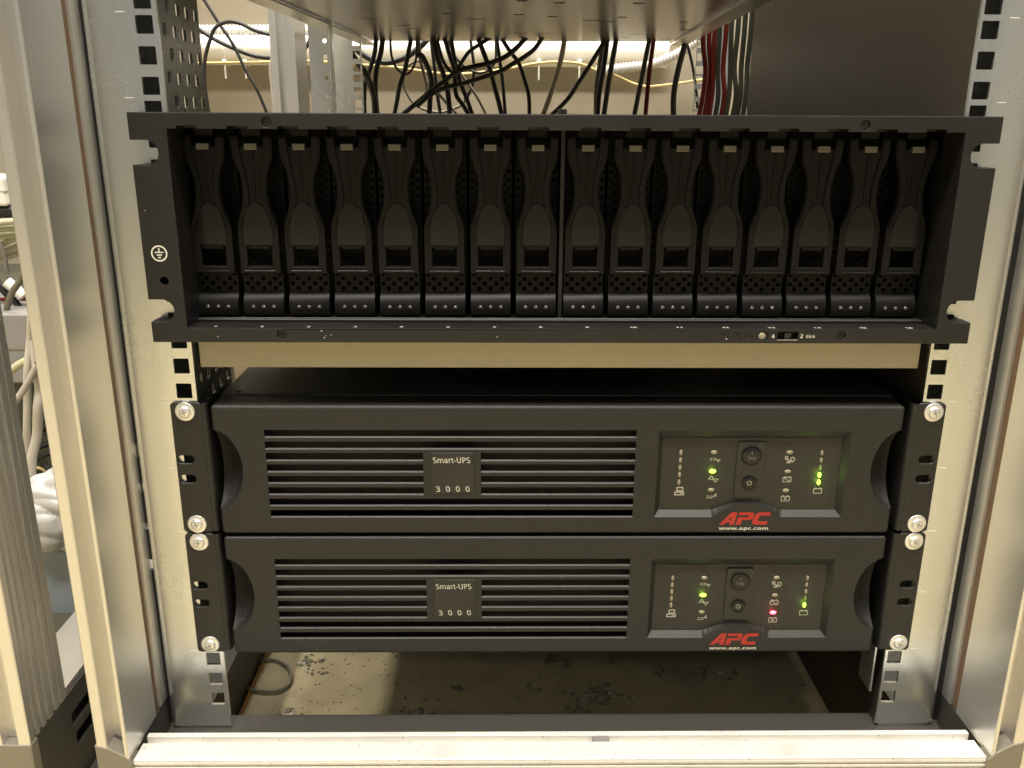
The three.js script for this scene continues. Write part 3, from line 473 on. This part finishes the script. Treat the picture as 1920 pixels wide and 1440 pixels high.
// ---------------------------------------------------------------- pipe, conduits and cables behind the rack
{
  const t = thing('wall_pipe', 'white plastic pipe running level along the rear wall', 'pipe', [-200, 356.5, -976]);
  const r = 22.5; part(t, 'pipe', new THREE.CylinderGeometry(r, r, 1622, 40, 1, false).rotateZ(Math.PI / 2).translate(-589, 356.5, -976), mat.white);
  part(t, 'end_cap', new THREE.CylinderGeometry(r + 0.6, r + 0.6, 6, 40).rotateZ(Math.PI / 2).translate(224, 356.5, -976), mat.white);
  for (const x of [-472, -440, 22, 86]) {
    const tie = thing('cable_tie', { '-472': 'white cable tie on the pipe at far left beside the rail', '-440': 'second white cable tie on the pipe from the left', 22: 'white cable tie round the pipe left of the corrugated hose', 86: 'white cable tie with round knob nearest the pipe end' }[x], 'cable tie', [x, 330, -932], 'white cable ties');
    part(tie, 'strap', [new THREE.TorusGeometry(r + 0.9, 1, 6, 40).rotateY(Math.PI / 2).translate(x, 356.5, -976), box(x - 1.2, x + 1.2, 313, 336, -953.5, -952.5)], mat.white);
    part(tie, 'knob', new THREE.SphereGeometry(3.6, 14, 10).translate(x, x < 0 ? 338 : 341, -951), mat.white);
  }
  const corr = (name, label, d, pts, n) => {   // a hose with rings
    const h = thing(name, label, 'conduit', pts[0], 'corrugated conduits'); const c = new THREE.CatmullRomCurve3(pts.map((p) => new THREE.Vector3(...p)), false, 'centripetal');
    const seg = n * 8, g = new THREE.TubeGeometry(c, seg, d / 2, 12, false), p = g.attributes.position, q = new THREE.Vector3();
    for (let i = 0; i <= seg; i++) { c.getPointAt(i / seg, q); const k = 0.86 + 0.14 * Math.cos((i / 8) * Math.PI * 2); for (let j = 0; j <= 12; j++) { const o = i * 13 + j; p.setXYZ(o, q.x + (p.getX(o) - q.x) * k, q.y + (p.getY(o) - q.y) * k, q.z + (p.getZ(o) - q.z) * k); } }
    g.computeVertexNormals(); part(h, 'hose', g, mat.conduit);
  };
  corr('corrugated_conduit', 'grey corrugated hose curving up beside the right end of the pipe', 16, [[110, 326, -925], [128, 328, -922], [165, 332, -920], [191, 335, -920], [215, 343, -920], [246, 358, -920], [275, 380, -920]], 34);
  corr('corrugated_conduit', 'grey corrugated conduit running level above the pipe at left', 18, [[-900, 386, -985], [-663, 388, -985], [-512, 386, -985], [-394, 387, -985], [-200, 388, -985], [0, 388, -985]], 150);
}
function cable(label, d, z, flat, material = mat.cable, group = 'black cables hanging behind the case', dz = 0, name = 'cable') {
  const pts = []; for (let i = 0; i < flat.length; i += 2) pts.push([flat[i], flat[i + 1], z + dz * Math.sin(i * 1.3)]);
  const t = thing(name, label, 'cable', pts[pts.length - 1].slice(0, 3), group); part(t, 'jacket', tube(pts, d), material); return t;
}
const grp2 = 'grey and tan cables behind the case';
cable('thick black cable slanting down from the left support rail of the case', 8.4, -715, [-248, 366, -233, 334, -217, 310, -209, 292, -207, 276, -208, 230], mat.cable, undefined, 4);
cable('black cable at the left crossing behind the thick slanting one', 6, -738, [-203, 372, -207, 339, -215, 316, -222, 297, -224, 230]);
cable('black cable right of the thick slanting one, bending to upright', 7, -745, [-194, 372, -200, 338, -206, 320, -209, 297, -206, 230]);
cable('thin black cable hanging in a narrow loop below the case', 3.4, -765, [-188, 375, -188, 338, -183, 323, -174, 314, -167, 313, -159, 321, -154, 335, -153, 375]);
cable('fat black cable sagging across the pipe at left', 8.5, -830, [-248, 350, -226, 336, -204, 331, -185, 335, -169, 342, -154, 353, -130, 376]);
cable('straight black cable leaning left below the narrow loop', 6, -752, [-156, 372, -164, 337, -169, 318, -176, 298, -181, 277, -190, 240], mat.cable, undefined, 2);
cable('thin tan cable curling in a wide open loop', 4, -805, [-148, 330, -155, 332, -165, 329, -173, 320, -177, 306, -174, 293, -167, 280, -157, 271, -142, 265, -124, 263, -112, 266, -94, 274, -83, 289, -78, 301], mat.cableGrey, grp2);
cable('grey brown cable dropping beside the narrow black loop', 5, -772, [-152, 374, -149, 333, -144, 312, -141, 296, -145, 278], mat.cableGrey, grp2);
cable('black cable with hooked top left of the crossing sweeps', 7, -742, [-152, 336, -145, 336, -140, 328, -135, 316, -132, 302, -134, 286, -137, 240]);
cable('thin upright black cable between the hooked one and the crossing', 5, -792, [-137, 376, -133, 339, -131, 321, -129, 294, -127, 280, -121, 240]);
cable('black power cable falling steeply right of the hooked one', 7, -730, [-131, 372, -123, 333, -115, 311, -110, 293, -106, 236], mat.cable, undefined, 3);
cable('black cable slanting into the knot under the sweeps', 5, -762, [-128, 374, -120, 338, -113, 323, -102, 312, -90, 296]);
cable('black cable with an S bend passing behind both sweeps', 6, -737, [-118, 372, -106, 334, -100, 316, -100, 298, -98, 284, -90, 273, -72, 244]);
cable('thin black cable drooping in a shallow loop over the yellow one', 3.5, -782, [-116, 374, -102, 338, -89, 324, -80, 319, -71, 316, -60, 317, -52, 323, -46, 331, -46, 374]);
cable('black cable crossing the S bent one just right of it', 6, -752, [-107, 372, -102, 337, -98, 318, -92, 298, -85, 281, -72, 244]);
cable('long black cable sweeping up to the right, upper of two', 6.4, -722, [-184, 244, -174, 256, -152, 274, -135, 287, -113, 303, -96, 315, -75, 321, -56, 325, -37, 331, -23, 340, 2, 364], mat.cable, undefined, 3);
cable('long black cable sweeping up to the right, lower of two', 6, -714, [-150, 270, -142, 277, -130, 286, -111, 294, -87, 300, -63, 307, -37, 316, -23, 324, -7, 333, 7, 344, 22, 366], mat.cable, undefined, 3);
cable('black cable bending down left over the upper sweep', 5, -727, [-40, 364, -68, 348, -80, 340, -88, 330, -94, 321, -101, 306]);
cable('thin black cable with a kinked end hanging at mid width', 4.5, -802, [-83, 376, -78, 341, -76, 324, -78, 305, -79, 298, -90, 280]);
cable('straight black cable leaning right across both sweeps', 6.6, -740, [-75, 374, -59, 334, -52, 317, -47, 298, -41, 277, -32, 240]);
cable('thin upright black cable near the middle of the opening', 5, -772, [-46, 376, -39, 328, -36, 308, -30, 240]);
cable('thin grey cable running down right from the knot', 4, -772, [-96, 318, -93, 313, -82, 299, -72, 285, -50, 244], mat.cableGrey, grp2);
cable('tan cable slanting down right under the lower sweep', 4, -762, [-138, 302, -130, 294, -114, 276, -84, 246], mat.cableGrey, grp2);
cable('black cable curving down just right of the middle', 5.5, -742, [-40, 362, -26, 342, -14, 327, -7, 309, 0, 285, 1, 240]);
cable('light grey cable curving down left, right of the middle', 7, -745, [50, 374, 44, 336, 37, 309, 28, 281, 14, 244], mat.cableLight, grp2);
cable('black cable slanting far down to the left, right of the light grey one', 6, -737, [114, 372, 103, 358, 84, 328, 67, 302, 53, 281, 14, 244]);
cable('dark olive cable first of three side by side', 8, -752, [103, 374, 97, 323, 94, 298, 95, 240], mat.cableOlive, grp2);
cable('black cable between the olive one and the straight one', 7, -740, [106, 372, 101, 323, 96, 289, 94, 240]);
cable('black cable last of three side by side', 7, -730, [118, 374, 110, 322, 106, 292, 100, 240]);
cable('lone black cable beside the thin red one', 6.5, -742, [164, 374, 154, 313, 143, 244]);
cable('red cable hanging alone beside a black one', 6, -747, [170, 374, 165, 327, 163, 292, 161, 244], mat.cableRed, 'red cables');
cable('thick black cable hanging left of the right rear rail', 8, -735, [212, 368, 200, 313, 197, 286, 200, 240]);
cable('thin black cable behind the right rear rail', 4, -760, [214, 360, 224, 330, 232, 296, 236, 270]);
cable('thin dark cable running down from the top left corner', 4, -640, [-410, 410, -402, 398, -383, 366, -368, 342, -352, 306, -343, 290, -325, 240], mat.cable, 'dark cables by the left post');
cable('dark grey cable arched beside the perforated rail', 4.6, -620, [-396, 236, -398, 255, -400, 298, -397, 322, -389, 344, -380, 359, -364, 365, -351, 363, -333, 355, -290, 345], mat.cable, 'dark cables by the left post');
cable('black cable sagging behind the left rear post', 5.5, -700, [-445, 374, -431, 366, -409, 352, -383, 340, -356, 331, -322, 330, -293, 340, -284, 354, -280, 390], mat.cable, 'dark cables by the left post');
cable('pale grey cable running down beside the rear post', 5, -600, [-300, 338, -307, 330, -313, 313, -313, 292, -311, 230], mat.cableLight, grp2);
cable('thin yellow cable slung along under the pipe', 4, -930, [-700, 333, -565, 333, -417, 336, -330, 338, -269, 334, -203, 330, -129, 321, -95, 321, -21, 330, 10, 336, 41, 339, 66, 339, 89, 336, 112, 327, 137, 321, 167, 309, 188, 304, 219, 306, 300, 318], mat.cableYellow, 'yellow cables');
[[212, 346, 217, 315, 216, 284, 209, 236], [217, 347, 221, 315, 220, 284, 214, 236], [221, 350, 222, 314, 223, 290, 219, 236]].forEach((p, i) => cable(['leftmost', 'middle', 'rightmost'][i] + ' red cable of the bundle at the right rear rail', 6, -640 + 10 * i, [p[0], 420, ...p], mat.cableRed, 'red cables'));
for (let i = 0; i < 7; i++) cable('grey green cable in the bundle right of the red ones, ' + ['first', 'second', 'third', 'fourth', 'fifth', 'sixth', 'last'][i] + ' from the left', 6, -610 + 14 * i, [222 + 4 * i, 440, 224 + 3.8 * i + rr(-1, 1), 355, 226 + 3.5 * i + rr(-1.5, 1.5), 313, 227 + 3.4 * i + rr(-1.5, 1.5), 283, 224 + 3.3 * i, 236], i === 1 ? mat.cableRed : mat.cableGreen, 'grey green cables', 3);

// ---------------------------------------------------------------- the neighbouring rack and the gap between
{
  const t = thing('neighbour_rack', 'next rack at far left with ribbed aluminium post and black slotted plinth', 'server rack', [-340, FLOOR, 20]);
  const rib = [[-327, 15]]; for (const [a, b] of [[22, 24.5], [29, 33.5], [38, 41.5], [45.5, 49.5], [53, 56]]) rib.push([-327, a], [-330.6, a + 0.4], [-330.6, b - 0.4], [-327, b]); rib.push([-327, 61.3], [-327.7, 62], [-334, 62], [-334, 54], [-344, 54], [-344, 62], [-352, 62], [-352, 15]);
  part(t, 'corner_post', extrudeY(rib.reverse(), -114, 430), mat.alu);
  part(t, 'corner_casting', rbox(-353, -326.4, -152, -114, 54, 62.6, 1, 2), mat.cast);
  part(t, 'rear_panel', box(-950, -437, FLOOR, 1700, -703, -700), mat.beige);
  const pg = new THREE.Shape([[-62, -190], [700, -190], [700, -114.5], [-62, -114.5]].map((v) => new THREE.Vector2(...v)));
  for (const [a, b] of [[-12, 16]]) { rectHole(pg, a, b, -140, -130, 1.5); rectHole(pg, a + 2, b + 2, -157, -147, 1.5); }
  const eg = new THREE.ExtrudeGeometry(pg, { depth: 2, bevelEnabled: false, curveSegments: 4 }); eg.rotateY(Math.PI / 2); eg.translate(-329.5, 0, 0);
  part(t, 'plinth', [eg, box(-329.6, -322, -190, -184, -300, 60)], mat.baseSteel);
  part(t, 'plinth_backing', box(-334, -333, -190, -120, -60, 60), mat.dark);
  part(t, 'depth_beam', [box(-352, -338.5, -118, -112, -560, 14), box(-372, -354, -128, -116, -560, 14), box(-337.5, -329, -114, -110, -560, 14)], mat.alu);
}
const nb = 'cables in the neighbouring rack';
[[-600, 150, -522, 158, -501, 160, -460, 158], [-600, 144, -525, 151, -504, 153, -460, 152], [-600, 134, -529, 144, -506, 146, -460, 150], [-600, 118, -533, 131, -508, 143, -460, 152], [-600, 104, -536, 123, -511, 134, -460, 150], [-600, 96, -540, 116, -512, 127, -460, 146]].forEach((p, i) => cable('pale yellow green cable, ' + ['topmost', 'second from top', 'third from top', 'fourth from top', 'fifth from top', 'lowest'][i] + ' of the bundle at the left edge', 6.2, -330 - 4 * i, p, mat.cablePale, 'pale cables at the left edge'));
cable('black cable slanting down right behind the left post', 6, -300, [-530, 134, -513, 114, -499, 97, -486, 76, -470, 62], mat.cable, nb);
cable('black cable beside the slanting one behind the left post', 5, -312, [-540, 124, -520, 107, -508, 92, -498, 75, -480, 70], mat.cable, nb);
cable('olive cable leaning left in front of a white sleeve', 6, -280, [-460, 132, -471, 120, -476, 112, -485, 101, -492, 86, -497, 71, -500, 50], mat.cableOlive, nb);
cable('orange red cable lying level behind the left post', 7, -325, [-545, 82, -523, 84, -509, 85, -493, 88, -470, 92], mat.cableRed, nb);
cable('thin dark cable hanging down to the white sleeve', 4, -330, [-516, 140, -514, 122, -514, 109, -508, 97, -500, 90], mat.cableGrey, nb);
cable('white sleeve plug behind the left post', 11, -298, [-498, 108, -492, 102, -485, 94], mat.white, nb, 0, 'cable_sleeve');
cable('tan cable in front of the grey box', 7, -250, [-510, 28, -482, 35, -473, 41, -455, 50], mat.cablePale, nb);
cable('pale upright cable in the gap, behind', 7, -240, [-447, 96, -449, 85, -454, 67, -459, 39, -466, 6, -476, -60], mat.cableWhite, nb, 2);
cable('pale thicker upright cable in the gap, in front', 9, -230, [-444, 70, -445, 42, -447, 24, -449, 9, -456, -19, -463, -42, -470, -80], mat.cableWhite, nb, 2);
cable('grey cable crossing the pale upright cables', 6, -222, [-480, -4, -466, 14, -454, 29, -440, 50], mat.cableLight, nb);
cable('thin yellow cable curling above the white bag', 2.6, -262, [-495, -64, -484, -63, -474, -65, -469, -71, -466, -81, -460, -92], mat.cableYellow, 'yellow cables');
{
  const dk = thing('cable_heap', 'dark tangled heap of cables beside the white bag', 'cable heap', [-470, -60, -290]);
  for (let i = 0; i < 14; i++) { const x = -478 + rr(-18, 22), y = -50 + rr(-45, 45); part(dk, 'cable', tube([[x - 30, y - rr(10, 30), -300 + rr(-20, 20)], [x - 8, y + rr(-12, 12), -290 + rr(-12, 12)], [x + 14, y + rr(-10, 16), -292 + rr(-12, 12)], [x + 40, y + rr(0, 30), -310]], rr(5, 8), 18, 7), i % 3 ? mat.cable : mat.olive); }
  const gb = thing('grey_box', 'grey metal box behind the left post below the tangled cables', 'metal box', [-485, 40, -300]);
  part(gb, 'case', rbox(-560, -462, 20, 85, -380, -262, 2, 2), mat.greyBox); part(gb, 'lid_seam', box(-561, -461, 52, 53.5, -381, -261.4), mat.cableGrey);
  const wb = thing('white_box', 'small white box at the left edge above the pale cable bundle', 'box', [-530, 172, -350]);
  part(wb, 'case', rbox(-580, -515, 172, 200, -400, -350, 3, 2), mat.white); part(wb, 'cover_edge', box(-580.4, -514.6, 186, 187, -400.4, -349.6), mat.cableLight);
  const bl = thing('dark_adapter', 'black rounded adapter under the small white box', 'adapter', [-530, 160, -360]);
  part(bl, 'case', rbox(-575, -511, 160.5, 171.5, -392, -352, 4, 2), mat.cable); part(bl, 'plug', new THREE.CylinderGeometry(4, 5, 14, 14).rotateZ(Math.PI / 2).translate(-505, 166, -368), mat.cable);
  // crumpled white bag
  const bag = thing('plastic_bag', 'crumpled white plastic bag glaring in the gap left of the post', 'plastic bag', [-440, -128, -215]);
  const g = new THREE.IcosahedronGeometry(1, 24), p = g.attributes.position, v = new THREE.Vector3();
  for (let i = 0; i < p.count; i++) { v.fromBufferAttribute(p, i); const n = Math.abs(Math.sin(3.1 * v.x + 2 * v.y + 1.7 * Math.sin(4 * v.z))) * 0.16 + Math.abs(Math.sin(7 * v.y - 5 * v.z + 2.2 * v.x)) * 0.07; const k = 0.9 + n; p.setXYZ(i, -444 + v.x * 40 * k, -94 + v.y * 36 * k + (v.y > 0 ? 8 * (v.x + 0.5) : 0), -228 + v.z * 32 * k); }
  g.computeVertexNormals(); part(bag, 'bag', toCreasedNormals(g, 0.5), mat.bag);
  const bp = thing('leaning_sheet', 'smooth blue grey panel leaning below the white bag', 'metal panel', [-450, -195, -220]);
  part(bp, 'sheet', rbox(-500, -425, -195, -128, -226, -216, 1.5, 2), mat.blueGrey); part(bp, 'bright_edge', rbox(-500, -425, -199.5, -195.2, -228, -214, 0.6, 1), mat.white);
  const bk = thing('neighbour_equipment', 'dark equipment case deep inside the neighbouring rack', 'equipment', [-520, FLOOR, -500]);
  part(bk, 'case', rbox(-900, -420, FLOOR, 60, -700, -420, 3, 2), mat.olive); part(bk, 'base_tray', box(-500, -335, FLOOR + 2, FLOOR + 8, -416, -30), mat.olive); part(bk, 'front_frame', box(-900, -421, -20, 20, -420, -417), mat.baseSteel);
}

// ---------------------------------------------------------------- litter on the floor under the units
{
  const lp = thing('wire_loop', 'pale plastic wire loop lying on the floor under the lower power unit', 'wire loop', [-235, FLOOR, -125]);
  part(lp, 'wire', new THREE.TubeGeometry(new THREE.CatmullRomCurve3([[-258, -144], [-240, -149], [-226, -141], [-218.5, -128], [-217, -113], [-224, -105], [-237, -105], [-252, -110], [-262, -122], [-264, -136]].map(([x, z]) => new THREE.Vector3(x + 2, FLOOR + 2.2, z)), true), 60, 1.3, 8, true), mat.loop);
  const oc = thing('floor_cable', 'thin orange cable on the floor along the left base strut', 'cable', [-245, FLOOR, -100]);
  part(oc, 'jacket', tube([[-243, FLOOR + 1.4, -60], [-244.5, FLOOR + 1.4, -90], [-245, FLOOR + 1.4, -120], [-243.6, FLOOR + 1.4, -160], [-240, FLOOR + 1.4, -260]], 2.4, 40), mat.cableOrange);
  const dark = [], pale = [];
  const flake = (x, z, s, list) => { const g = new THREE.IcosahedronGeometry(s, 1), p = g.attributes.position, q = rr(0, 6); for (let i = 0; i < p.count; i++) { const k = 0.7 + 0.5 * Math.abs(Math.sin(p.getX(i) * 3 / s + q) * Math.cos(p.getZ(i) * 4 / s + q)); p.setXYZ(i, p.getX(i) * k * 1.5, Math.max(-0.2, p.getY(i) * k * 0.55), p.getZ(i) * k * 1.1); } g.computeVertexNormals(); g.rotateY(rr(0, 6)); list.push(g.translate(x, FLOOR + 0.35, z)); };
  const clump = (x, z, n, r, s) => { for (let i = 0; i < n * 0.55; i++) flake(x + r * (rnd() + rnd() - 1), z + r * (rnd() + rnd() - 1), s * rr(0.25, 1), dark); };
  for (const [x, z, n, r, s] of [[10, -148, 26, 12, 3.2], [-10, -111, 12, 9, 1.8], [46, -102, 40, 16, 2.8], [66, -98, 16, 10, 2.8], [-73, -111, 20, 8, 2.6], [62, -152, 10, 8, 2], [-101, -80, 34, 22, 2.2], [24, -86, 30, 18, 2.2], [113, -135, 22, 20, 2], [97, -137, 10, 12, 2], [150, -128, 20, 20, 2.6], [-208, -149, 18, 9, 2.4], [-207, -138, 10, 9, 1.7], [-196, -150, 16, 16, 2.2], [-190, -133, 9, 5, 1.6], [-186, -132, 5, 3, 1.4], [-208, -79, 12, 9, 2.2], [-198, -79, 8, 8, 1.8], [5, -130, 18, 30, 1.2], [200, -110, 14, 30, 1.6]]) clump(x, z, n, r, s);
  for (let i = 0; i < 70; i++) flake(rr(-215, -120), rr(-165, -78), rr(0.25, 0.7), dark);
  for (let i = 0; i < 70; i++) flake(rr(-120, 220), rr(-165, -78), rr(0.3, 0.9), dark);
  for (const [x, z] of [[-213, -147], [-209, -146], [-212, -141], [-206, -136], [12, -150], [-193, -152], [48, -106], [53, -104], [-9, -114], [-204, -78], [72, -99], [104, -140], [152, -131], [-170, -160]]) flake(x, z, rr(0.9, 1.9), pale);
  const a = part(scene, 'debris', dark, mat.dirt); a.userData = { kind: 'stuff', label: 'dark crumbs of dirt scattered on the floor under the power units', category: 'debris' };
  const b = part(scene, 'pale_debris', pale, mat.crumb); b.userData = { kind: 'stuff', label: 'pale chips scattered among the dirt on the floor', category: 'debris' };
}
renderer.render(scene, camera);
